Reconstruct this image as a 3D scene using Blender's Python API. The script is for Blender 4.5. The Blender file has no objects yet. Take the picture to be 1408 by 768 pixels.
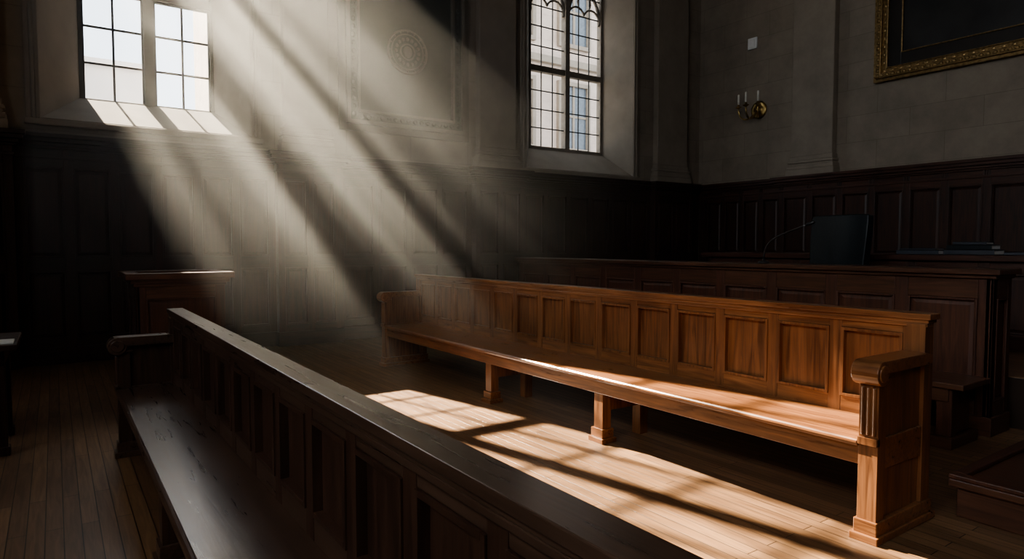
import bpy, bmesh, math, random
from mathutils import Vector, Matrix
random.seed(4)
D=bpy.data; C=bpy.context
scene=C.scene

# ---------------------------------------------------------------- materials
def newmat(name):
    m=D.materials.new(name); m.use_nodes=True
    nt=m.node_tree; nt.nodes.clear()
    out=nt.nodes.new('ShaderNodeOutputMaterial')
    bs=nt.nodes.new('ShaderNodeBsdfPrincipled')
    nt.links.new(bs.outputs[0],out.inputs['Surface'])
    return m,nt,bs,out
def N(nt,t,**k):
    n=nt.nodes.new(t)
    for a,v in k.items(): setattr(n,a,v)
    return n
def ramp(nt,stops):
    r=nt.nodes.new('ShaderNodeValToRGB')
    el=r.color_ramp.elements
    el[0].position=stops[0][0]; el[0].color=(*stops[0][1],1)
    el[1].position=stops[-1][0]; el[1].color=(*stops[-1][1],1)
    for p,c in stops[1:-1]:
        e=el.new(p); e.color=(*c,1)
    return r
def wood(name,light,dark,axis='Y',rough=0.4,bump=0.25,coat=0.0,scl=1.0):
    m,nt,bs,out=newmat(name); L=nt.links.new
    tc=N(nt,'ShaderNodeTexCoord'); mp=N(nt,'ShaderNodeMapping')
    s={'X':(1.6,22,22),'Y':(22,1.6,22),'Z':(22,22,1.6)}[axis]
    mp.inputs['Scale'].default_value=[v*scl for v in s]
    L(tc.outputs['Object'],mp.inputs['Vector'])
    n1=N(nt,'ShaderNodeTexNoise'); n1.inputs['Scale'].default_value=1.3; n1.inputs['Detail'].default_value=7; n1.inputs['Distortion'].default_value=1.1
    L(mp.outputs[0],n1.inputs['Vector'])
    n2=N(nt,'ShaderNodeTexNoise'); n2.inputs['Scale'].default_value=1.7; n2.inputs['Detail'].default_value=3
    L(tc.outputs['Object'],n2.inputs['Vector'])
    mid=tuple((a*0.55+b*0.45) for a,b in zip(light,dark))
    r=ramp(nt,[(0.3,dark),(0.5,mid),(0.68,light)])
    L(n1.outputs['Fac'],r.inputs[0])
    mx=N(nt,'ShaderNodeMix',data_type='RGBA',blend_type='MULTIPLY'); mx.inputs[0].default_value=0.6
    r2=ramp(nt,[(0.3,(0.55,0.5,0.48)),(0.65,(1.1,1.1,1.1))])
    L(n2.outputs['Fac'],r2.inputs[0]); L(r.outputs[0],mx.inputs[6]); L(r2.outputs[0],mx.inputs[7])
    L(mx.outputs[2],bs.inputs['Base Color'])
    mr=N(nt,'ShaderNodeMapRange'); mr.inputs[3].default_value=rough-0.08; mr.inputs[4].default_value=rough+0.15
    L(n1.outputs['Fac'],mr.inputs[0]); L(mr.outputs[0],bs.inputs['Roughness'])
    bp=N(nt,'ShaderNodeBump'); bp.inputs['Strength'].default_value=bump; bp.inputs['Distance'].default_value=0.004
    L(n1.outputs['Fac'],bp.inputs['Height']); L(bp.outputs[0],bs.inputs['Normal'])
    bs.inputs['Coat Weight'].default_value=coat; bs.inputs['Coat Roughness'].default_value=0.22
    return m
def stone(name,c1,c2,joints=True,bump=0.3):
    m,nt,bs,out=newmat(name); L=nt.links.new
    tc=N(nt,'ShaderNodeTexCoord')
    sep=N(nt,'ShaderNodeSeparateXYZ'); L(tc.outputs['Object'],sep.inputs[0])
    ad=N(nt,'ShaderNodeMath',operation='ADD'); L(sep.outputs[0],ad.inputs[0]); L(sep.outputs[1],ad.inputs[1])
    cb=N(nt,'ShaderNodeCombineXYZ'); L(ad.outputs[0],cb.inputs[0]); L(sep.outputs[2],cb.inputs[1])
    n=N(nt,'ShaderNodeTexNoise'); n.inputs['Scale'].default_value=2.2; n.inputs['Detail'].default_value=8; n.inputs['Roughness'].default_value=0.65
    L(tc.outputs['Object'],n.inputs['Vector'])
    r=ramp(nt,[(0.3,c2),(0.7,c1)]); L(n.outputs['Fac'],r.inputs[0])
    col=r.outputs[0]; h=n.outputs['Fac']
    if joints:
        br=N(nt,'ShaderNodeTexBrick'); br.inputs['Scale'].default_value=1
        br.inputs['Brick Width'].default_value=1.05; br.inputs['Row Height'].default_value=0.46
        br.inputs['Mortar Size'].default_value=0.005; br.inputs['Mortar Smooth'].default_value=0.3
        br.inputs['Color1'].default_value=(1,1,1,1); br.inputs['Color2'].default_value=(0.91,0.905,0.89,1); br.inputs['Mortar'].default_value=(0.68,0.66,0.63,1)
        L(cb.outputs[0],br.inputs['Vector'])
        mx=N(nt,'ShaderNodeMix',data_type='RGBA',blend_type='MULTIPLY'); mx.inputs[0].default_value=0.85
        L(col,mx.inputs[6]); L(br.outputs['Color'],mx.inputs[7]); col=mx.outputs[2]
    L(col,bs.inputs['Base Color']); bs.inputs['Roughness'].default_value=0.85
    n3=N(nt,'ShaderNodeTexNoise'); n3.inputs['Scale'].default_value=40; n3.inputs['Detail'].default_value=4
    L(tc.outputs['Object'],n3.inputs['Vector'])
    bp=N(nt,'ShaderNodeBump'); bp.inputs['Strength'].default_value=bump; bp.inputs['Distance'].default_value=0.004
    L(n3.outputs['Fac'],bp.inputs['Height']); L(bp.outputs[0],bs.inputs['Normal'])
    return m
def plain(name,col,rough=0.5,metal=0.0,noise=0.15,nscale=12,bump=0.0,spec=0.5):
    m,nt,bs,out=newmat(name); L=nt.links.new
    tc=N(nt,'ShaderNodeTexCoord'); n=N(nt,'ShaderNodeTexNoise'); n.inputs['Scale'].default_value=nscale; n.inputs['Detail'].default_value=4
    L(tc.outputs['Object'],n.inputs['Vector'])
    r=ramp(nt,[(0.3,tuple(c*(1-noise) for c in col)),(0.7,tuple(min(1,c*(1+noise)) for c in col))])
    L(n.outputs['Fac'],r.inputs[0]); L(r.outputs[0],bs.inputs['Base Color'])
    bs.inputs['Roughness'].default_value=rough; bs.inputs['Metallic'].default_value=metal
    bs.inputs['Specular IOR Level'].default_value=spec
    if bump:
        bp=N(nt,'ShaderNodeBump'); bp.inputs['Strength'].default_value=bump; bp.inputs['Distance'].default_value=0.003
        L(n.outputs['Fac'],bp.inputs['Height']); L(bp.outputs[0],bs.inputs['Normal'])
    return m
def floor_mat():
    m,nt,bs,out=newmat('oak_strip_floor'); L=nt.links.new
    tc=N(nt,'ShaderNodeTexCoord'); mp=N(nt,'ShaderNodeMapping'); mp.inputs['Rotation'].default_value=(0,0,math.pi/2)
    L(tc.outputs['Object'],mp.inputs['Vector'])
    br=N(nt,'ShaderNodeTexBrick'); br.offset=0.37; br.inputs['Scale'].default_value=1
    br.inputs['Brick Width'].default_value=1.3; br.inputs['Row Height'].default_value=0.075
    br.inputs['Mortar Size'].default_value=0.0026; br.inputs['Mortar Smooth'].default_value=0.2
    br.inputs['Color1'].default_value=(0.24,0.14,0.072,1); br.inputs['Color2'].default_value=(0.15,0.085,0.044,1); br.inputs['Mortar'].default_value=(0.03,0.018,0.011,1)
    L(mp.outputs[0],br.inputs['Vector'])
    mp2=N(nt,'ShaderNodeMapping'); mp2.inputs['Scale'].default_value=(30,1.8,1); L(tc.outputs['Object'],mp2.inputs['Vector'])
    n=N(nt,'ShaderNodeTexNoise'); n.inputs['Scale'].default_value=1.5; n.inputs['Detail'].default_value=7; n.inputs['Distortion'].default_value=0.8
    L(mp2.outputs[0],n.inputs['Vector'])
    r=ramp(nt,[(0.3,(0.55,0.51,0.48)),(0.65,(1.15,1.12,1.1))]); L(n.outputs['Fac'],r.inputs[0])
    mx=N(nt,'ShaderNodeMix',data_type='RGBA',blend_type='MULTIPLY'); mx.inputs[0].default_value=0.8
    L(br.outputs['Color'],mx.inputs[6]); L(r.outputs[0],mx.inputs[7])
    n2=N(nt,'ShaderNodeTexNoise'); n2.inputs['Scale'].default_value=0.9; n2.inputs['Detail'].default_value=5; L(tc.outputs['Object'],n2.inputs['Vector'])
    r2=ramp(nt,[(0.3,(0.7,0.68,0.66)),(0.7,(1.05,1.05,1.05))]); L(n2.outputs['Fac'],r2.inputs[0])
    mx2=N(nt,'ShaderNodeMix',data_type='RGBA',blend_type='MULTIPLY'); mx2.inputs[0].default_value=0.8
    L(mx.outputs[2],mx2.inputs[6]); L(r2.outputs[0],mx2.inputs[7]); L(mx2.outputs[2],bs.inputs['Base Color'])
    mr=N(nt,'ShaderNodeMapRange'); mr.inputs[3].default_value=0.28; mr.inputs[4].default_value=0.50
    L(n2.outputs['Fac'],mr.inputs[0]); L(mr.outputs[0],bs.inputs['Roughness'])
    bp=N(nt,'ShaderNodeBump'); bp.inputs['Strength'].default_value=0.5; bp.inputs['Distance'].default_value=0.002; bp.invert=True
    L(br.outputs['Fac'],bp.inputs['Height'])
    bp2=N(nt,'ShaderNodeBump'); bp2.inputs['Strength'].default_value=0.15; bp2.inputs['Distance'].default_value=0.002
    L(n.outputs['Fac'],bp2.inputs['Height']); L(bp.outputs[0],bp2.inputs['Normal']); L(bp2.outputs[0],bs.inputs['Normal'])
    return m

oakL=(0.27,0.118,0.045); oakD=(0.105,0.041,0.017)
MAT={
 'oakY':wood('oak_grain_y',oakL,oakD,'Y',0.28,0.22,0.3),
 'oakZ':wood('oak_grain_z',(0.24,0.104,0.040),(0.09,0.036,0.015),'Z',0.32,0.22,0.25),
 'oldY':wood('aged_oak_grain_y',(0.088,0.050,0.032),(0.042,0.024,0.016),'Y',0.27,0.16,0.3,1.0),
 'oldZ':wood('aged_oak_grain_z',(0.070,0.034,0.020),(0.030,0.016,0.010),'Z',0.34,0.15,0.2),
 'mahX':wood('mahogany_grain_x',(0.044,0.018,0.011),(0.016,0.008,0.005),'X',0.45,0.2),
 'mahY':wood('mahogany_grain_y',(0.075,0.028,0.016),(0.026,0.011,0.007),'Y',0.40,0.2),
 'mahZ':wood('mahogany_grain_z',(0.055,0.020,0.011),(0.018,0.008,0.005),'Z',0.45,0.2),
 'dskX':wood('walnut_grain_x',(0.13,0.058,0.032),(0.05,0.023,0.013),'X',0.35,0.2,0.1),
 'dskY':wood('walnut_grain_y',(0.10,0.042,0.022),(0.04,0.018,0.01),'Y',0.35,0.2,0.1),
 'dskZ':wood('walnut_grain_z',(0.09,0.034,0.018),(0.035,0.015,0.009),'Z',0.4,0.2),
 'stone':stone('ashlar_stone',(0.29,0.242,0.19),(0.21,0.175,0.137)),
 'trim':stone('dressed_stone',(0.30,0.252,0.20),(0.22,0.186,0.147),False),
 'slate':stone('dark_panel_stone',(0.075,0.073,0.056),(0.045,0.045,0.035),False),
 'seal':stone('worn_seal_stone',(0.20,0.175,0.135),(0.12,0.105,0.082),False),
 'plaster':plain('ceiling_plaster',(0.3,0.28,0.25),0.9),
 'floor':floor_mat(),
 'lead':plain('window_lead',(0.05,0.048,0.045),0.6,0.2),
 'frame':plain('window_stone_mullion',(0.22,0.19,0.155),0.8),
 'frameD':plain('dark_stone_mullion',(0.08,0.072,0.06),0.8),
 'gold':plain('aged_gilt',(0.28,0.19,0.085),0.40,0.7,0.45,25,0.4),
 'blackfr':plain('ebonised_frame',(0.02,0.016,0.013),0.45),
 'canvas':plain('old_varnished_canvas',(0.02,0.019,0.018),0.55,0,0.5,2),
 'brass':plain('antique_brass',(0.50,0.36,0.15),0.3,1.0,0.3,20),
 'wax':plain('candle_wax',(0.75,0.72,0.65),0.5),
 'white':plain('white_plastic',(0.7,0.7,0.68),0.5,0,0.03),
 'leather':plain('black_leather',(0.010,0.014,0.017),0.36,0,0.3,60,0.3,0.35),
 'blackp':plain('black_plastic',(0.015,0.015,0.016),0.4),
 'chrome':plain('grey_metal',(0.3,0.3,0.3),0.3,1),
 'darkm':plain('dark_metal',(0.14,0.14,0.14),0.35,1),
 'paper':plain('paper',(0.6,0.6,0.58),0.8,0,0.04),
 'book':plain('book_cloth',(0.03,0.035,0.045),0.5),
 'facade':stone('facade_stone',(0.60,0.49,0.41),(0.46,0.37,0.31),True),
 'facade2':plain('pale_render',(0.46,0.50,0.54),0.9,0,0.1,0.4),
 'fglass':plain('facade_window_glass',(0.12,0.14,0.16),0.15),
 'ground':plain('courtyard_paving',(0.3,0.3,0.29),0.9),
}

# ---------------------------------------------------------------- builder
WORLD=lambda s,d,h:(s,d,h)
class B:
    def __init__(s): s.b={}
    def bm(s,k):
        if k not in s.b: s.b[k]=bmesh.new()
        return s.b[k]
    def hull8(s,k,pts):
        bm=s.bm(k); v=[bm.verts.new(p) for p in pts]
        fs=[(0,1,2,3),(7,6,5,4),(0,4,5,1),(1,5,6,2),(2,6,7,3),(3,7,4,0)]
        f=[bm.faces.new([v[i] for i in q]) for q in fs]
        bmesh.ops.recalc_face_normals(bm,faces=f)
    def box(s,k,mp,s0,s1,d0,d1,h0,h1):
        s.hull8(k,[mp(s0,d0,h0),mp(s1,d0,h0),mp(s1,d1,h0),mp(s0,d1,h0),mp(s0,d0,h1),mp(s1,d0,h1),mp(s1,d1,h1),mp(s0,d1,h1)])
    def field(s,k,mp,s0,s1,h0,h1,d0,d1,c):
        s.hull8(k,[mp(s0,d0,h0),mp(s1,d0,h0),mp(s1,d0,h1),mp(s0,d0,h1),mp(s0+c,d1,h0+c),mp(s1-c,d1,h0+c),mp(s1-c,d1,h1-c),mp(s0+c,d1,h1-c)])
    def prism(s,k,poly,ext):
        bm=s.bm(k); a=[bm.verts.new(p) for p in poly]; e=Vector(ext)
        b=[bm.verts.new(Vector(p)+e) for p in poly]; n=len(a)
        f=[bm.faces.new(a),bm.faces.new(b[::-1])]
        for i in range(n): f.append(bm.faces.new([a[i],a[(i+1)%n],b[(i+1)%n],b[i]]))
        bmesh.ops.recalc_face_normals(bm,faces=f)
    def lathe(s,k,prof,center,axis='Z',seg=24):
        bm=s.bm(k); rings=[]; c=Vector(center)
        for r,t in prof:
            ring=[]
            for i in range(seg):
                a=2*math.pi*i/seg; x,y=r*math.cos(a),r*math.sin(a)
                p={'Z':(x,y,t),'X':(t,x,y),'Y':(x,t,y)}[axis]
                ring.append(bm.verts.new(c+Vector(p)))
            rings.append(ring)
        f=[]
        for a,b in zip(rings,rings[1:]):
            for i in range(seg): f.append(bm.faces.new([a[i],a[(i+1)%seg],b[(i+1)%seg],b[i]]))
        f.append(bm.faces.new(rings[0])); f.append(bm.faces.new(rings[-1]))
        bmesh.ops.recalc_face_normals(bm,faces=f)
    def tube(s,k,pts,r,seg=8,closed=False):
        bm=s.bm(k); pts=[Vector(p) for p in pts]; rings=[]; n=len(pts)
        for i,p in enumerate(pts):
            if closed: t=(pts[(i+1)%n]-pts[i-1])
            else: t=(pts[min(i+1,n-1)]-pts[max(i-1,0)])
            t.normalize(); up=Vector((0,0,1)) if abs(t.z)<0.9 else Vector((0,1,0))
            u=t.cross(up).normalized(); w=t.cross(u).normalized()
            rr=r[i] if isinstance(r,(list,tuple)) else r
            rings.append([bm.verts.new(p+u*rr*math.cos(2*math.pi*j/seg)+w*rr*math.sin(2*math.pi*j/seg)) for j in range(seg)])
        f=[]
        pairs=list(zip(rings,rings[1:]))
        if closed: pairs.append((rings[-1],rings[0]))
        for a,b in pairs:
            for j in range(seg): f.append(bm.faces.new([a[j],a[(j+1)%seg],b[(j+1)%seg],b[j]]))
        if not closed: f.append(bm.faces.new(rings[0])); f.append(bm.faces.new(rings[-1]))
        bmesh.ops.recalc_face_normals(bm,faces=f)
    def ball(s,k,c,r,sub=2,sc=(1,1,1)):
        bm=s.bm(k)
        bmesh.ops.create_icosphere(bm,subdivisions=sub,radius=r,matrix=Matrix.Translation(c)@Matrix.Diagonal((*sc,1)))
    def done(s,name,bevel=0.004,single=False,names=None,smooth=False):
        keys=list(s.b)
        top=None; obs=[]
        for k in keys:
            me=D.meshes.new(name+'_'+k); s.b[k].to_mesh(me); s.b[k].free()
            me.materials.append(MAT[k])
            o=D.objects.new(name if len(keys)==1 else (names or {}).get(k,'part_'+k),me)
            C.collection.objects.link(o); obs.append(o)
            if bevel:
                md=o.modifiers.new('bevel','BEVEL'); md.width=bevel; md.segments=2; md.limit_method='ANGLE'; md.angle_limit=math.radians(40)
                md.harden_normals=False
            if smooth:
                for p in me.polygons: p.use_smooth=True
        if len(keys)>1:
            top=D.objects.new(name,None); C.collection.objects.link(top)
            for o in obs: o.parent=top
        else: top=obs[0]
        return top

def panel_run(b,mp,s0,s1,H0,H1,tiers,n,stile,dB,dP,dF,kS,kR,mould=0.018,ch=0.03,fh=0.6,edge=None,kP=None):
    kP=kP or kS
    b.box(kP,mp,s0,s1,dB,dP,H0,H1)
    pitch=(s1-s0-stile)/n
    for i in range(n+1):
        a=s0+i*pitch
        b.box(kS,mp,a,a+stile,dP-0.001,dF,H0,H1)
    gaps=[]; prev=H0
    for t0,t1 in tiers:
        gaps.append((prev,t0)); prev=t1
    gaps.append((prev,H1))
    for i in range(n):
        a=s0+i*pitch+stile; c=s0+(i+1)*pitch
        for g0,g1 in gaps:
            if g1-g0>0.002: b.box(kR,mp,a,c,dP-0.001,dF-0.0008,g0,g1)
        for t0,t1 in tiers:
            m=mould; dm=dP+(dF-dP)*1.25
            for q in ((a,a+m,t0,t1),(c-m,c,t0,t1),(a+m,c-m,t0,t0+m),(a+m,c-m,t1-m,t1)):
                b.box(kS,mp,q[0],q[1],dP-0.001,dm,q[2],q[3])
            if fh>0:
                g=m+0.006
                b.field(kP,mp,a+g,c-g,t0+g,t1-g,dP-0.001,dP+(dF-dP)*fh,ch)

# ---------------------------------------------------------------- room shell
YB=9.5; XR=11.6; ZC=8.6; XL=-5.0; YF=-5.0; TH=0.85
b=B(); b.box('floor',WORLD,XL-0.3,XR+0.3,YF-0.3,YB+TH,-0.12,0); b.done('floor',0)
b=B(); b.box('plaster',WORLD,XL-0.3,XR+0.3,YF-0.3,YB+TH,ZC,ZC+0.2); b.done('ceiling',0)

W=[dict(o0=-0.08,o1=2.26,g0=0.33,g1=1.94,zo=2.90,zg=3.30,top=7.4),
   dict(o0=6.93,o1=9.58,g0=7.5,g1=9.40,zo=2.80,zg=3.27,top=7.2)]
b=B(); YG=10.2; YE=YB+TH
xs=XL-0.3
for w in W:
    b.box('stone',WORLD,xs,w['o0'],YB,YE,0,ZC); xs=w['o1']
    b.box('stone',WORLD,w['o0'],w['o1'],YB,YE,0,w['zo'])
    b.box('stone',WORLD,w['o0'],w['o1'],YB,YE,w['top']+0.3,ZC)
b.box('stone',WORLD,xs,XR+0.3,YB,YE,0,ZC)
for w in W:
    z0,z1=w['zo'],w['top']+0.3; h=z1-z0
    b.prism('trim',[(w['o0'],YB,z0),(w['o0'],YE,z0),(w['g0'],YE,z0),(w['g0'],YG,z0)],(0,0,h))
    b.prism('trim',[(w['o1'],YB,z0),(w['o1'],YE,z0),(w['g1'],YE,z0),(w['g1'],YG,z0)],(0,0,h))
    b.prism('trim',[(w['o0'],YB,z0),(w['o0'],YG,w['zg']),(w['o0'],YE,w['zg']),(w['o0'],YE,z0)],(w['o1']-w['o0'],0,0))
    b.prism('trim',[(w['o0'],YB,z1),(w['o0'],YG,w['top']),(w['o0'],YE,w['top']),(w['o0'],YE,z1)],(w['o1']-w['o0'],0,0))
b.done('wall_back',0,names={'stone':'ashlar','trim':'window_reveals'})
b=B(); b.box('stone',WORLD,XR,XR+0.3,YF-0.3,YB,0,ZC); b.done('wall_right',0)
b=B(); b.box('stone',WORLD,XL,XR,YF-0.3,YF,0,ZC); b.done('wall_front',0)
b=B(); ops=[(-3.2,-1.4),(0.4,2.2)]; y=YF-0.3
for o in ops:
    b.box('stone',WORLD,XL-0.3,XL,y,o[0],0,ZC); y=o[1]
    b.box('stone',WORLD,XL-0.3,XL,o[0],o[1],0,4.2); b.box('stone',WORLD,XL-0.3,XL,o[0],o[1],7.4,ZC)
b.box('stone',WORLD,XL-0.3,XL,y,YB,0,ZC); b.done('wall_left',0)

# windows
def arc(cx,cz,r,a0,a1,n=12):
    return [(cx+r*math.cos(math.radians(a0+(a1-a0)*i/n)),cz+r*math.sin(math.radians(a0+(a1-a0)*i/n))) for i in range(n+1)]
def win_rect(name,w):
    b=B(); g0,g1,z0,z1=w['g0'],w['g1'],w['zg'],w['top']; f=0.04
    y0,y1=YG+0.0,YG+0.10
    mid=(g0+g1)/2; mh=0.062
    b.box('frameD',WORLD,g0,g0+f,y0,y1,z0,z1); b.box('frameD',WORLD,g1-f,g1,y0,y1,z0,z1)
    b.box('frameD',WORLD,g0+f,g1-f,y0,y1,z0-0.03,z0+0.006); b.box('frameD',WORLD,g0+f,g1-f,y0,y1,z1-f,z1)
    b.box('frameD',WORLD,mid-mh,mid+mh,y0-0.02,y1,z0,z1-f)
    tr=[(4.72,4.84)]
    for t0,t1 in tr:
        b.box('frameD',WORLD,g0+f,mid-mh,y0,y1,t0,t1); b.box('frameD',WORLD,mid+mh,g1-f,y0,y1,t0,t1)
    segs=[(z0+0.006,4.72,3,0.014),(4.84,z1-f,4,0.026)]
    for a,c in ((g0+f,mid-mh),(mid+mh,g1-f)):
        for s0,s1,n,t in segs:
            lo=0.012 if s0<4 else 0.03
            for q in ((a,a+0.025,s0,s1),(c-0.025,c,s0,s1),(a+0.025,c-0.025,s0,s0+lo),(a+0.025,c-0.025,s1-0.03,s1)):
                b.box('lead',WORLD,q[0],q[1],y0+0.03,y0+0.07,q[2],q[3])
            m=(a+c)/2
            b.box('lead',WORLD,m-t,m+t,y0+0.04,y0+0.065,s0+lo,s1-0.03)
            for i in range(1,n):
                z=s0+(s1-s0)*i/n
                b.box('lead',WORLD,a+0.025,m-t,y0+0.04,y0+0.065,z-t,z+t); b.box('lead',WORLD,m+t,c-0.025,y0+0.04,y0+0.065,z-t,z+t)
    return b.done(name,0.004,names={'frameD':'mullions_and_frame','lead':'glazing_bars'})
win_rect('window_1',W[0])
def win_arch(name,w):
    b=B(); g0,g1,z0,z1=w['g0'],w['g1'],w['zg'],w['top']; f=0.06; y0,y1=YG,YG+0.12
    mid=(g0+g1)/2; mw=0.055
    b.box('frame',WORLD,g0,g0+f,y0,y1,z0,z1); b.box('frame',WORLD,g1-f,g1,y0,y1,z0,z1)
    b.box('frame',WORLD,g0+f,g1-f,y0,y1,z0,z0+f); b.box('frame',WORLD,g0+f,g1-f,y0,y1,z1-f,z1)
    b.box('frame',WORLD,mid-mw,mid+mw,y0-0.02,y1,z0+f,z1-f)
    b.box('frame',WORLD,g0+f,mid-mw,y0,y1,4.76,4.87); b.box('frame',WORLD,mid+mw,g1-f,y0,y1,4.76,4.87)
    yc=y0+0.05
    for a,c in ((g0+f,mid-mw),(mid+mw,g1-f)):
        wd=c-a; sp=5.92
        L=arc(c,sp,wd,180,120,10); R=arc(a,sp,wd,0,60,10)
        b.tube('frame',[(x,yc,z) for x,z in L],0.035,8); b.tube('frame',[(x,yc,z) for x,z in R],0.035,8)
        for cx,a0,a1 in ((a+wd*0.27,200,20),(c-wd*0.27,160,-20)):
            b.tube('frame',[(x,yc,z) for x,z in arc(cx,sp+0.05,wd*0.25,a0,a1,10)],0.022,8)
        b.tube('frame',[(x,yc,z) for x,z in arc((a+c)/2,sp+wd*0.45,wd*0.2,-30,210,10)],0.022,8)
        b.tube('frame',[(x,yc,z) for x,z in arc((a+c)/2,sp+wd*0.87+0.26,0.18,0,345,23)],0.03,8,True)
        for i in (1,2):
            x=a+wd*i/3; b.box('lead',WORLD,x-0.009,x+0.009,yc-0.01,yc+0.012,z0+f,z1-f)
        for s0,s1,n in ((z0+f,4.76,4),(4.87,z1-f,6)):
            for i in range(1,n):
                z=s0+(s1-s0)*i/n; b.box('lead',WORLD,a,c,yc-0.012,yc+0.0105,z-0.010,z+0.010)
    return b.done(name,0.003,names={'frame':'tracery_and_frame','lead':'leaded_bars'})
win_arch('window_2',W[1])
for i,o in enumerate(ops):
    b=B()
    for yy in (o[0]+0.03,(o[0]+o[1])/2,o[1]-0.03): b.box('frame',WORLD,XL-0.2,XL-0.1,yy-0.03,yy+0.03,4.2,7.4)
    for zz in (4.24,5.3,6.4,7.36): b.box('frame',WORLD,XL-0.19,XL-0.11,o[0]+0.06,o[1]-0.06,zz-0.03,zz+0.03)
    b.done('window_%d'%(i+3),0.003)  # unseen left-wall windows, added to let in cool fill light

MB=lambda s,d,h:(s,YB-d,h)
MR=lambda s,d,h:(XR-d,s,h)
for i,w in enumerate(W):
    b=B()
    for a,sg in ((w['o0'],-1),(w['o1'],1)):
        for k,(o0,o1,dd) in enumerate(((0.0,0.05,0.03),(0.05,0.085,0.055),(0.085,0.14,0.035))):
            x0,x1=sorted((a+sg*o0,a+sg*o1)); b.box('trim',MB,x0,x1,0.001,dd,w['zo']-0.02,w['top']+0.3)
    b.box('trim',MB,w['o0']-0.16,w['o1']+0.16,0.001,0.07,w['zo']-0.09,w['zo']-0.02)
    b.done('trim_%d'%(i+1),0.012)

tn=[3]
def pilaster(mp,s0,s1,d=0.14,z0=2.702):
    b=B()
    b.box('trim',mp,s0,s1,0.001,d,z0+0.36,ZC-0.5)
    for e,zz0,zz1 in ((0.07,0,0.12),(0.055,0.12,0.19),(0.03,0.19,0.23),(0.045,0.23,0.28),(0.02,0.28,0.36)):
        b.box('trim',mp,s0-e,s1+e,0.001,d+e,z0+zz0,z0+zz1)
    for e,zz0,zz1 in ((0.03,0.5,0.42),(0.06,0.42,0.2),(0.1,0.2,0.0)):
        b.box('trim',mp,s0-e,s1+e,0.001,d+e,ZC-zz0,ZC-zz1-0.001)
    b.done('trim_%d'%tn[0],0.012); tn[0]+=1  # stone pilasters, numbered in the trim series
pilaster(MB,2.68,3.32)
pilaster(MB,5.88,6.62)
pilaster(MB,10.15,11.05)
pilaster(MR,6.42,7.22,0.16)
pilaster(MB,-1.2,-0.45)

def cap(b,k,mp,s0,s1,d,ztop=2.70,e0=0,e1=0):
    for dd,h0,h1 in ((0.015,2.42,2.455),(0.03,2.53,2.56),(0.06,2.56,2.60),(0.10,2.60,2.65),(0.125,2.65,ztop)):
        b.box(k,mp,s0-(dd if e0 else 0),s1+(dd if e1 else 0),0.001,d+dd,h0,h1)
T=[(0.30,1.10),(1.26,2.32)]
b=B()
segs=[(XL,-1.3,0.07,7,0,0),(-1.3,-0.35,0.20,2,1,1),(-0.35,2.55,0.07,6,0,0),(2.55,3.45,0.20,2,1,1),(3.45,5.76,0.07,4,0,0),(5.76,6.76,0.20,2,1,1),(6.76,10.03,0.07,6,0,0),(10.03,11.18,0.20,2,1,1),(11.18,11.398,0.07,1,0,0)]
for s0,s1,d,n,e0,e1 in segs:
    if s1-s0<0.3:
        b.box('mahZ',MB,s0,s1+0.13,0.001,d,0,2.54)
    else:
        panel_run(b,MB,s0,s1,0.0,2.54,T,n,0.09,0.001,d-0.03,d,'mahZ','mahX',0.02,0.035)
    b.box('mahX',MB,s0-(0.02 if e0 else 0),s1+(0.02 if e1 else 0),0.001,d+0.02,0,0.2)
    cap(b,'mahX',MB,s0,s1,d,e0=e0,e1=e1)
b.done('wainscot_back',0.004,names={'mahZ':'stiles_and_panels','mahX':'rails_and_cornice'})
b=B()
for s0,s1,d,n,e0,e1 in [(YF,7.42,0.20,22,0,1),(7.42,9.29,0.07,4,0,0)]:
    panel_run(b,MR,s0,s1,0.0,2.54,T,n,0.10,0.001,d-0.03,d,'mahZ','mahY',0.02,0.035)
    b.box('mahY',MR,s0,s1,0.001,d+0.02,0,0.2)
    cap(b,'mahY',MR,s0,s1,d,e0=e0,e1=e1)
    pitch=(s1-s0-0.10)/n
    for i in range(n+1):
        a=s0+i*pitch
        for j in range(3): b.box('mahZ',MR,a+0.012+j*0.03,a+0.03+j*0.03,d-0.01,d+0.018,2.455,2.53)
b.box('mahZ',MR,9.29,9.42,0.001,0.065,0.0,2.54); cap(b,'mahY',MR,9.29,9.40,0.065)
b.done('wainscot_right',0.004,names={'mahZ':'stiles_and_panels','mahY':'rails_and_cornice'})
b=B()
for mp,s0,s1 in ((MB,XL,XR),(MR,YF,YB-0.4)):
    for dd,h0,h1 in ((0.25,ZC-0.2,ZC-0.001),(0.18,ZC-0.32,ZC-0.2)):
        b.box('trim',mp,s0,s1,0.001,dd,h0,h1)
b.done('trim_8',0.02)

# carved stone plaque with seal
b=B()
def ring(b,k,mp,s0,s1,h0,h1,w,d0,d1):
    b.box(k,mp,s0,s0+w,d0,d1,h0,h1); b.box(k,mp,s1-w,s1,d0,d1,h0,h1)
    b.box(k,mp,s0+w,s1-w,d0,d1,h0,h0+w); b.box(k,mp,s0+w,s1-w,d0,d1,h1-w,h1)
p0,p1,q0,q1=3.5,5.72,3.12,6.5
ring(b,'seal',MB,p0,p1,q0,q1,0.10,0.001,0.05); ring(b,'seal',MB,p0+0.10,p1-0.10,q0+0.10,q1-0.10,0.06,0.001,0.11)
ring(b,'slate',MB,p0+0.16,p1-0.16,q0+0.16,q1-0.16,0.12,0.001,0.07); ring(b,'seal',MB,p0+0.28,p1-0.28,q0+0.28,q1-0.28,0.04,0.001,0.085)
b.box('slate',MB,p0+0.32,p1-0.32,0.001,0.02,q0+0.32,q1-0.32)
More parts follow.
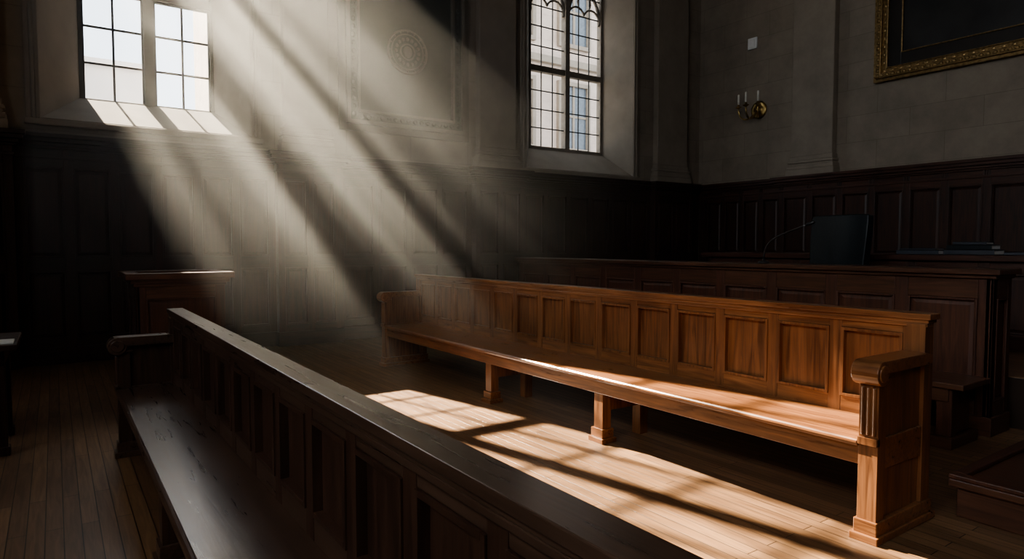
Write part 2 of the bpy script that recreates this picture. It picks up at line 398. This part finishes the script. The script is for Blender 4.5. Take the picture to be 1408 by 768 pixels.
for i in range(26):
    t=i/25; z=q0+0.24+t*(q1-q0-0.48)
    b.ball('slate',(p0+0.22,YB-0.07,z),0.045,1,(0.8,0.5,1.1)); b.ball('slate',(p1-0.22,YB-0.07,z),0.045,1,(0.8,0.5,1.1))
for i in range(15):
    x=p0+0.34+(p1-p0-0.68)*i/14; b.ball('slate',(x,YB-0.07,q0+0.22),0.045,1,(1.1,0.5,0.8))
cx,cz=4.62,4.42
for r,t in ((0.33,0.018),(0.27,0.010),(0.12,0.014)):
    b.tube('seal',[(x,YB-0.03,z) for x,z in arc(cx,cz,r,0,352,45)],t,8,True)
for i in range(16):
    a=2*math.pi*i/16; x,z=cx+0.195*math.cos(a),cz+0.195*math.sin(a)
    b.ball('seal',(x,YB-0.03,z),0.035,1,(1,0.5,1)); 
    x,z=cx+0.30*math.cos(a),cz+0.30*math.sin(a); b.ball('seal',(x,YB-0.03,z),0.016,1)
b.ball('seal',(cx,YB-0.03,cz),0.08,2,(1,0.4,1.2))
b.done('carved_wall_plaque',0.006,names={'seal':'moulded_frame_and_seal','slate':'panel'})

# painting on right wall
b=B(); y0,y1,z0,z1=2.3,5.76,4.16,6.9
ring(b,'gold',MR,y0,y1,z0,z1,0.05,0.01,0.10); ring(b,'gold',MR,y0+0.05,y1-0.05,z0+0.05,z1-0.05,0.08,0.01,0.14)
ring(b,'gold',MR,y0+0.13,y1-0.13,z0+0.13,z1-0.13,0.07,0.01,0.09)
ring(b,'gold',MR,y0+0.20,y1-0.20,z0+0.20,z1-0.20,0.02,0.01,0.105)
ring(b,'blackfr',MR,y0+0.22,y1-0.22,z0+0.22,z1-0.22,0.20,0.01,0.06)
ring(b,'gold',MR,y0+0.42,y1-0.42,z0+0.42,z1-0.42,0.02,0.01,0.075)
b.box('canvas',MR,y0+0.44,y1-0.44,0.01,0.045,z0+0.44,z1-0.44)
def beads(s0,s1,f,st,r,sc):
    n=int((s1-s0)/st)
    for i in range(n+1): b.ball('gold',f(s0+(s1-s0)*i/n),r,1,sc)
for zz in (z0+0.09,z1-0.09): beads(y0+0.06,y1-0.06,lambda s:(XR-0.14,s,zz),0.09,0.034,(0.8,1.2,0.9))
for yy in (y0+0.09,y1-0.09): beads(z0+0.09,z1-0.09,lambda s:(XR-0.14,yy,s),0.09,0.034,(0.8,0.9,1.2))
for zz in (z0+0.165,z1-0.165): beads(y0+0.17,y1-0.17,lambda s:(XR-0.09,s,zz),0.13,0.026,(0.6,1.6,0.9))
for yy in (y0+0.165,y1-0.165): beads(z0+0.17,z1-0.17,lambda s:(XR-0.09,yy,s),0.13,0.026,(0.6,0.9,1.6))
b.done('framed_painting',0.006,names={'gold':'gilt_frame','blackfr':'inner_mount','canvas':'canvas'})

b=B(); b.box('white',MR,8.09,8.29,0.001,0.035,5.33,5.55); b.box('white',MR,8.13,8.25,0.035,0.045,5.37,5.51); b.done('wall_switch_box',0.006)

# sconce
b=B(); sy,sz=8.02,4.10
b.lathe('brass',[(0.0001,-0.001),(0.17,-0.001),(0.175,-0.02),(0.14,-0.035),(0.12,-0.03),(0.07,-0.05),(0.05,-0.09),(0.0001,-0.11)],(XR,sy,sz),'X',28)
def curvepts(P,n=14):
    out=[]
    for i in range(n+1):
        t=i/n; a,bb,c,d=[Vector(p) for p in P]
        out.append(a*(1-t)**3+bb*3*t*(1-t)**2+c*3*t*t*(1-t)+d*t**3)
    return out
tips=[(-0.44,0.0),(-0.34,0.24),(-0.34,-0.20)]
for tx,ty in tips:
    e=(XR+tx,sy+ty,sz+0.02)
    b.tube('brass',curvepts([(XR-0.08,sy,sz),(XR-0.18,sy+ty*0.3,sz-0.26),(XR+tx,sy+ty,sz-0.26),e]),0.015,8)
    b.lathe('brass',[(0.0001,0),(0.02,0.0),(0.06,0.025),(0.065,0.03),(0.025,0.035),(0.022,0.08),(0.0001,0.08)],e,'Z',16)
    b.lathe('wax',[(0.019,0.08),(0.019,0.27),(0.014,0.282),(0.0001,0.284)],e,'Z',12)
b.ball('brass',(XR-0.09,sy,sz-0.14),0.03,2); b.tube('brass',[(XR-0.09,sy,sz-0.02),(XR-0.09,sy,sz-0.14)],0.012,8)
b.done('wall_sconce',0,names={'brass':'bracket_and_arms','wax':'candles'},smooth=True)

# ---------------------------------------------------------------- benches
def bench(name,xf,xb,ys,ye,seat,top,n,kY,kZ,legs,armh,arm_near=True,arm_far=True,railw=0.10,end_t=0.09,stile=0.07):
    b=B()
    mp=lambda s,d,h:(xb-d,s,h)
    b.box(kY,WORLD,xf,xb+0.01,ys+end_t,ye-end_t,seat-0.035,seat)
    b.tube(kY,[(xf+0.004,ys+end_t+0.001,seat-0.0175),(xf+0.004,ye-end_t-0.001,seat-0.0175)],0.0185,12)
    b.box(kY,WORLD,xf+0.025,xf+0.055,ys+end_t,ye-end_t,seat-0.13,seat-0.035)
    b.box(kY,WORLD,xb-0.03,xb+0.0,ys+end_t,ye-end_t,seat-0.11,seat-0.035)
    h0=seat-0.05; h1=top-0.055
    panel_run(b,mp,ys+end_t*0.5,ye-end_t*0.5,h0,h1,[(seat+0.085,h1-0.055)],n,stile,-0.05,-0.026,0.0,kZ,kY,0.016,0.022,0.0)
    mp2=lambda s,d,h:(xb+0.05+d,s,h)
    panel_run(b,mp2,ys+end_t*0.5,ye-end_t*0.5,h0,h1,[(seat+0.085,h1-0.055)],n,stile,-0.002,0.0,0.02,kZ,kY,0.012,0.02,0.0)
    xc=xb+0.02; hw=railw/2
    b.box(kY,WORLD,xb-0.014,xb+0.062,ys-0.005,ye+0.005,h1-0.014,h1+0.006)
    b.box(kY,WORLD,xc-hw+0.012,xc+hw+0.004,ys-0.012,ye+0.012,h1+0.006,h1+0.024)
    b.box(kY,WORLD,xc-hw,xc+hw+0.012,ys-0.025,ye+0.025,h1+0.024,top)
    for (y0,on,out) in ((ys,arm_near,-1),(ye-end_t,arm_far,1)):
        y1=y0+end_t; dep=xb-xf
        b.box(kZ,WORLD,xb-0.02,xb+0.072,y0,y1,0.10,h1)
        if not on:
            b.box(kZ,WORLD,xf+0.02,xb-0.02,y0+0.01,y1-0.01,0.10,seat-0.02); 
        else:
            b.box(kZ,WORLD,xf+0.03,xb-0.02,y0+0.018,y1-0.018,0.10,armh-0.05)
            b.box(kZ,WORLD,xf+0.0,xf+0.075,y0,y1,0.10,armh-0.05)
            b.box(kY,WORLD,xf+0.075,xb-0.02,y0+0.004,y1-0.004,seat-0.14,seat+0.01)
            ya,yb=y0-0.018,y1+0.018
            prof=[]
            r=0.058; cx=xf-0.055+r; cz=armh-r
            for i in range(0,15):
                a=math.radians(90+i*(235/14)); prof.append((cx+r*math.cos(a),cz+r*math.sin(a)))
            prof.append((xf+0.06,armh-0.06)); prof.append((xb-0.02,armh-0.06)); prof.append((xb+0.03,armh-0.055)); prof.append((xb+0.03,armh-0.012)); prof.append((xb-0.03,armh))
            b.prism(kY,[(x,ya,z) for x,z in prof],(0,yb-ya,0))
            b.lathe(kY,[(0.0001,-0.006),(0.038,-0.006),(0.042,0.0)],(cx,ya,cz),'Y',20)
            b.box(kZ,WORLD,xf-0.012,xf+0.09,y0-0.010,y1+0.010,armh-0.10,armh-0.085)
            for j in range(3):
                yy=y0+0.018+j*(end_t-0.036)/2
                b.tube(kZ,[(xf-0.002,yy,armh-0.13),(xf-0.002,yy,seat+0.03)],0.009,8)
            b.box(kZ,WORLD,xf-0.012,xf+0.02,y0+0.0,y1-0.0,seat-0.02,seat+0.015)
        b.box(kY,WORLD,xf-0.012,xb+0.085,y0-0.010,y1+0.010,0.035,0.10)
        b.box(kY,WORLD,xf-0.028,xb+0.100,y0-0.022,y1+0.022,0.0,0.035)
    for y in legs:
        b.box(kZ,WORLD,xf+0.03,xf+0.11,y-0.045,y+0.045,0.10,seat-0.036)
        b.box(kZ,WORLD,xf+0.11,xb-0.02,y-0.02,y+0.02,0.22,seat-0.036)
        b.box(kZ,WORLD,xb-0.06,xb+0.02,y-0.04,y+0.04,0.0,seat-0.036)
        b.box(kY,WORLD,xf+0.015,xf+0.125,y-0.06,y+0.06,0.035,0.10)
        b.box(kY,WORLD,xf+0.0,xf+0.14,y-0.075,y+0.075,0.0,0.035)
    return b.done(name,0.005,names={kY:'seat_rails_and_arms',kZ:'panels_stiles_and_legs'})
bench('courtroom_bench',3.13,3.60,1.50,7.16,0.48,1.06,14,'oakY','oakZ',(3.45,4.9),0.865)
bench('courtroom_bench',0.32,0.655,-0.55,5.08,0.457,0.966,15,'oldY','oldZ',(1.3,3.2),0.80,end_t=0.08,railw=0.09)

b=B()
b.box('dskY',WORLD,5.0,5.46,1.85,7.3,0.42,0.46); b.box('dskY',WORLD,5.03,5.06,1.95,7.2,0.32,0.42)
for y in (1.98,3.7,5.4,7.1):
    b.box('dskZ',WORLD,5.04,5.13,y-0.05,y+0.05,0.08,0.42); b.box('dskZ',WORLD,5.13,5.40,y-0.025,y+0.025,0.08,0.42)
    b.box('dskY',WORLD,5.0,5.44,y-0.07,y+0.07,0.0,0.08)
b.done('backless_bench',0.006,names={'dskY':'seat_and_feet','dskZ':'legs'})

# ---------------------------------------------------------------- counsel desk (front)
b=B(); xf,xe=5.60,5.94; s0,s1=1.90,7.85; top=1.23
mp=lambda s,d,h:(xf-d,s,h)
panel_run(b,mp,s0,s1,0.0,top-0.07,[(0.25,top-0.22)],10,0.10,-0.05,-0.02,0.0,'dskZ','dskY',0.018,0.03,0.3)
mpe=lambda s,d,h:(s,s0-d,h)
panel_run(b,mpe,xf,xe,0.0,top-0.07,[(0.25,top-0.22)],1,0.07,-0.05,-0.02,0.0,'dskZ','dskY',0.015,0.02,0.3)
mpe2=lambda s,d,h:(s,s1+d,h)
panel_run(b,mpe2,xf,xe,0.0,top-0.07,[(0.25,top-0.22)],1,0.07,-0.05,-0.02,0.0,'dskZ','dskY',0.015,0.02,0.3)
b.box('dskZ',WORLD,xe-0.03,xe,s0+0.05,s1-0.05,0,top-0.07)
b.box('dskY',WORLD,xf-0.02,xe,s0-0.02,s1+0.02,0.0,0.14)
b.box('dskY',WORLD,xf-0.02,xe+0.01,s0-0.02,s1+0.02,top-0.07,top-0.04)
b.box('dskY',WORLD,xf-0.05,xe+0.03,s0-0.05,s1+0.05,top-0.04,top)
b.done('panelled_court_desk',0.005,names={'dskZ':'panels','dskY':'top_and_rails'})

b=B(); b.box('floor',WORLD,6.0,XR-0.25,-3.0,7.8,0.0,0.40); b.done('dais_platform',0.01)

b=B(); xf,xe=7.5,8.3; s0,s1=0.6,6.0; top=1.31
mp=lambda s,d,h:(xf-d,s,h)
panel_run(b,mp,s0,s1,0.4,top-0.06,[(0.55,top-0.18)],8,0.10,-0.05,-0.02,0.0,'mahZ','mahY',0.018,0.03)
for sgn,sy_ in ((-1,s0),(1,s1)):
    mpe=(lambda s,d,h,sg=sgn,y=sy_:(s,y+sg*d,h))
    panel_run(b,mpe,xf,xe,0.4,top-0.06,[(0.55,top-0.18)],1,0.08,-0.05,-0.02,0.0,'mahZ','mahY',0.015,0.02)
b.box('mahY',WORLD,xf-0.05,xe+0.05,s0-0.05,s1+0.05,top-0.06,top)
b.done('judge_desk',0.006,names={'mahZ':'panels','mahY':'top_and_rails'})

def books(name,x,y,spec,z):
    b=B()
    for (w,l,h,k,rx) in spec:
        b.box(k,WORLD,x+rx,x+w+rx,y-l/2,y+l/2,z,z+0.006)
        b.box('paper',WORLD,x+rx+0.005,x+w+rx-0.01,y-l/2+0.006,y+l/2-0.006,z+0.006,z+h-0.006)
        b.box(k,WORLD,x+rx,x+w+rx,y-l/2,y+l/2,z+h-0.006,z+h)
        b.box(k,WORLD,x+rx,x+rx+0.006,y-l/2,y+l/2,z,z+h); z+=h+0.001
    b.done(name,0.002,names={k:'covers_'+k for k in ('book','leather')}|{'paper':'pages'})
books('book_stack',7.56,3.28,[(0.25,0.42,0.045,'book',0),(0.22,0.36,0.02,'book',0.01)],1.311)
books('book_stack',7.56,2.80,[(0.28,0.45,0.05,'book',0),(0.24,0.40,0.05,'leather',0.01),(0.2,0.3,0.03,'book',0.02)],1.311)
books('book_stack',7.58,2.32,[(0.25,0.36,0.03,'book',0)],1.311)

b=B(); mx,my,mz=5.80,3.93,1.231
b.lathe('blackp',[(0.0001,0),(0.055,0),(0.055,0.012),(0.04,0.022),(0.015,0.028),(0.012,0.05),(0.0001,0.05)],(mx,my,mz),'Z',24)
pts=curvepts([(mx,my,mz+0.04),(mx,my+0.0,mz+0.24),(mx+0.02,my-0.12,mz+0.26),(mx+0.05,my-0.42,mz+0.37)],20)
b.tube('darkm',pts,0.008,8)
e=pts[-1]; dd=(pts[-1]-pts[-2]).normalized()
b.tube('blackp',[e-dd*0.01,e,e+dd*0.03,e+dd*0.07,e+dd*0.08],[0.008,0.014,0.017,0.016,0.006],12)
b.done('gooseneck_microphone',0,smooth=True,names={'blackp':'base_and_capsule','darkm':'gooseneck'})

# ---------------------------------------------------------------- office chair on dais
def cushion(name,mat,dims,loc,rot=(0,0,0),parent=None,bev=0.06,curve=0.0,taper=0.0):
    bm=bmesh.new(); bmesh.ops.create_cube(bm,size=1)
    bmesh.ops.subdivide_edges(bm,edges=bm.edges[:],cuts=5,use_grid_fill=True)
    for v in bm.verts:
        x,y,z=v.co
        v.co.x=x*dims[0]*(1-0.25*(abs(2*y)**4+abs(2*z)**4)/2)+curve*((2*y)**2)
        k=(1-taper*(0.5-z))
        f=1-0.035*(abs(2*z)**6); g=1-0.035*(abs(2*y)**6)
        v.co.y=y*dims[1]*k*f; v.co.z=z*dims[2]*g
    me=D.meshes.new(name); bm.to_mesh(me); bm.free(); me.materials.append(MAT[mat])
    o=D.objects.new(name,me); C.collection.objects.link(o); o.location=loc; o.rotation_euler=rot; o.parent=parent
    for p in me.polygons: p.use_smooth=True
    md=o.modifiers.new('bev','BEVEL'); md.width=0.025; md.segments=3; md.limit_method='ANGLE'; md.angle_limit=math.radians(50)
    ms=o.modifiers.new('sub','SUBSURF'); ms.levels=1; ms.render_levels=2
    return o
ch=D.objects.new('office_chair',None); C.collection.objects.link(ch); ch.location=(6.65,3.76,0.40); ch.rotation_euler=(0,0,math.radians(-8))
cushion('backrest','leather',(0.12,0.69,0.82),(0.24,0,0.92),(0,math.radians(5),0),ch,curve=-0.05,taper=0.10)
cushion('seat','leather',(0.54,0.56,0.13),(-0.03,0,0.50),(0,0,0),ch)
b=B()
for sg in (-1,1):
    b.tube('blackp',curvepts([(0.18,sg*0.30,0.46),(0.16,sg*0.34,0.74),(0.1,sg*0.34,0.70),(-0.18,sg*0.33,0.69)]),0.022,8)
    b.tube('blackp',[(-0.18,sg*0.33,0.69),(-0.18,sg*0.31,0.46)],0.018,8)
b.tube('chrome',[(0,0,0.12),(0,0,0.45)],0.03,12)
for i in range(5):
    a=2*math.pi*i/5; ex,ey=0.30*math.cos(a),0.30*math.sin(a)
    b.tube('blackp',[(0,0,0.14),(ex,ey,0.08)],[0.03,0.018],8)
    b.lathe('blackp',[(0.0001,-0.02),(0.03,-0.02),(0.03,0.02),(0.0001,0.02)],(ex,ey,0.031),'Y',14)
fr=b.done('chair_frame',0); fr.parent=ch

# ---------------------------------------------------------------- witness box, back left
b=B(); x0,x1,y0,y1,h=0.62,1.42,7.15,7.85,1.14
for mpx,a,c in ((lambda s,d,h_:(s,y0-d,h_),x0,x1),(lambda s,d,h_:(s,y1+d,h_),x0,x1),(lambda s,d,h_:(x0-d,s,h_),y0,y1),(lambda s,d,h_:(x1+d,s,h_),y0,y1)):
    panel_run(b,mpx,a,c,0.0,h-0.10,[(0.2,h-0.25)],1,0.09,-0.04,-0.015,0.0,'dskZ','dskX',0.016,0.03,0.3)
for e,z0,z1 in ((0.02,0,0.12),(0.015,h-0.13,h-0.10),(0.04,h-0.10,h-0.06),(0.08,h-0.06,h)):
    for q in ((x0-e,x1+e,y0-e,y0+0.05),(x0-e,x1+e,y1-0.05,y1+e),(x0-e,x0+0.05,y0+0.05,y1-0.05),(x1-0.05,x1+e,y0+0.05,y1-0.05)):
        b.box('dskX',WORLD,q[0],q[1],q[2],q[3],z0,z1)
b.box('dskX',WORLD,x0+0.05,x1-0.05,y0+0.05,y1-0.05,0.72,0.76)
b.done('witness_stand',0.005,names={'dskZ':'panels','dskX':'rim_and_rails'})

b=B()
b.box('mahX',WORLD,-2.0,-0.22,5.4,6.2,0.71,0.75); b.box('mahX',WORLD,-1.93,-0.29,5.47,6.13,0.61,0.71)
for x in (-1.92,-0.36):
    for y in (5.48,6.06):
        b.box('mahZ',WORLD,x,x+0.07,y,y+0.07,0,0.61); b.box('mahZ',WORLD,x-0.012,x+0.082,y-0.012,y+0.082,0,0.06)
b.done('side_table',0.005,names={'mahX':'top_and_apron','mahZ':'legs'})
b=B(); b.box('paper',WORLD,-0.55,-0.24,5.45,5.66,0.751,0.762); b.done('paper_stack',0.002)

b=B()
b.box('dskY',WORLD,3.80,5.9,-1.5,1.42,0.0,0.16); b.box('dskY',WORLD,3.77,5.93,-1.53,1.45,0.16,0.20)
for q in [(3.77,3.83,-1.53,1.45),(3.83,5.93,1.39,1.45)]: b.box('dskZ',WORLD,q[0],q[1],q[2],q[3],0.20,0.225)
b.done('low_platform_step',0.006,names={'dskY':'step','dskZ':'edge_trim'})

# ---------------------------------------------------------------- exterior
b=B(); b.box('ground',WORLD,-40,60,YB+TH,80,-0.3,-0.1); b.box('ground',WORLD,-60,XL-0.3,-40,YB+TH,-0.3,-0.1); b.done('courtyard_ground',0)
b=B(); fy=20.0
b.box('facade',WORLD,4.3,32,fy,fy+6,-0.1,17.5)
MF=lambda s,d,h:(s,fy-d,h)
for zi in range(4):
    z0=1.2+zi*4.0
    b.box('trim',MF,4.3,32,0,0.25,z0+3.1,z0+3.35)
    for xi in range(10):
        x=5.4+xi*2.7
        b.box('fglass',MF,x,x+1.3,0.0,0.04,z0,z0+2.4)
        ring(b,'trim',MF,x-0.15,x+1.45,z0-0.15,z0+2.55,0.15,0,0.15)
        b.box('trim',MF,x+0.6,x+0.7,0.04,0.08,z0,z0+2.4); b.box('trim',MF,x,x+1.3,0.04,0.075,z0+1.2,z0+1.28)
b.done('neighbouring_building',0,names={'facade':'facade','trim':'window_surrounds','fglass':'panes'})
b=B(); b.box('facade2',WORLD,-25,3.6,34,42,-0.1,9.2); b.box('facade2',WORLD,-25,1.6,33.5,34,-0.1,6.5)
b.box('facade2',WORLD,-25.2,3.8,33.8,42.2,9.2,9.5)
b.done('distant_building',0)

# ---------------------------------------------------------------- haze, streaked into light shafts
sd=Vector((0.205,-1,-0.785)).normalized()
hm,nt,bs,out=newmat('dusty_air'); nt.nodes.remove(bs); L=nt.links.new
vs=N(nt,'ShaderNodeVolumeScatter'); vs.inputs['Color'].default_value=(0.99,0.98,0.91,1); vs.inputs['Anisotropy'].default_value=0.4
tc=N(nt,'ShaderNodeTexCoord'); sp=N(nt,'ShaderNodeSeparateXYZ'); L(tc.outputs['Object'],sp.inputs[0])
def mrange(src,a,c,lo,hi):
    m=N(nt,'ShaderNodeMapRange',interpolation_type='SMOOTHSTEP'); m.inputs[1].default_value=a; m.inputs[2].default_value=c; m.inputs[3].default_value=lo; m.inputs[4].default_value=hi
    L(src,m.inputs[0]); return m.outputs[0]
def mul(a,c):
    m=N(nt,'ShaderNodeMath',operation='MULTIPLY'); L(a,m.inputs[0])
    if isinstance(c,float): m.inputs[1].default_value=c
    else: L(c,m.inputs[1])
    return m.outputs[0]
nvec=Vector((0.702,-0.350,0.620)); nvec=(nvec-sd*nvec.dot(sd)).normalized(); tvec=sd.cross(nvec)
def dot(v):
    m=N(nt,'ShaderNodeVectorMath',operation='DOT_PRODUCT'); L(tc.outputs['Object'],m.inputs[0]); m.inputs[1].default_value=v; return m.outputs['Value']
cb=N(nt,'ShaderNodeCombineXYZ'); L(mul(dot(nvec),1.0),cb.inputs[0]); L(mul(dot(tvec),0.10),cb.inputs[1])
nz=N(nt,'ShaderNodeTexNoise',noise_dimensions='2D'); nz.inputs['Scale'].default_value=3.4; nz.inputs['Detail'].default_value=1.0
L(cb.outputs[0],nz.inputs['Vector'])
st=mrange(nz.outputs['Fac'],0.36,0.62,0.22,1.8)  # dust density banded along the sun direction to shape separate light shafts
my_=mrange(sp.outputs[1],3.0,6.3,0,1); mz_=mrange(sp.outputs[2],0.2,1.9,0.1,1)
L(mul(mul(mul(my_,mz_),st),0.029),vs.inputs['Density']); L(vs.outputs[0],out.inputs['Volume'])
MAT['haze']=hm
b=B(); b.box('haze',WORLD,-0.15,5.54,2.9,9.28,0.02,8.2); hz=b.done('dust_haze',0)

# ---------------------------------------------------------------- lights
l=D.lights.new('sun','SUN'); l.energy=60; l.angle=math.radians(0.6); l.color=(1,0.87,0.69)
o=D.objects.new('sun',l); C.collection.objects.link(o); o.rotation_euler=sd.to_track_quat('-Z','Y').to_euler(); o.location=(-2,18,12)
w=D.worlds.new('sky'); scene.world=w; w.use_nodes=True
bg=w.node_tree.nodes['Background']; bg.inputs[0].default_value=(0.84,0.92,1.0,1); bg.inputs[1].default_value=3.4
def area(name,loc,dirv,sx,sy_,e,col,spread=180):
    l=D.lights.new(name,'AREA'); l.shape='RECTANGLE'; l.size=sx; l.size_y=sy_; l.energy=e; l.color=col; l.spread=math.radians(spread)
    o=D.objects.new(name,l); C.collection.objects.link(o); o.location=loc; o.rotation_euler=Vector(dirv).to_track_quat('-Z','Z').to_euler()
for i,o_ in enumerate(ops):
    area('window_light_%d'%(i+1),(XL+0.05,(o_[0]+o_[1])/2,5.8),(1,0.12,-0.28),1.7,3.0,105,(0.92,0.95,1.0),105)  # added fill lamps on the unseen left side, brightening right wall and left bench

# ---------------------------------------------------------------- camera
f=902.0; yaw=math.radians(34.9); pit=math.atan(46/902)
F=Vector((math.sin(yaw)*math.cos(pit),math.cos(yaw)*math.cos(pit),-math.sin(pit)))
R=Vector((math.cos(yaw),-math.sin(yaw),0)); U=R.cross(F)
cam=D.cameras.new('camera'); cam.lens=f/1408*36; cam.sensor_width=36; cam.clip_start=0.05; cam.clip_end=200
co=D.objects.new('camera',cam); C.collection.objects.link(co)
M=Matrix((R,U,-F)).transposed().to_4x4(); M.translation=(0,0,1.4); co.matrix_world=M
scene.camera=co
try: scene.view_settings.look='AgX - Medium High Contrast'
except Exception as e: print(e)
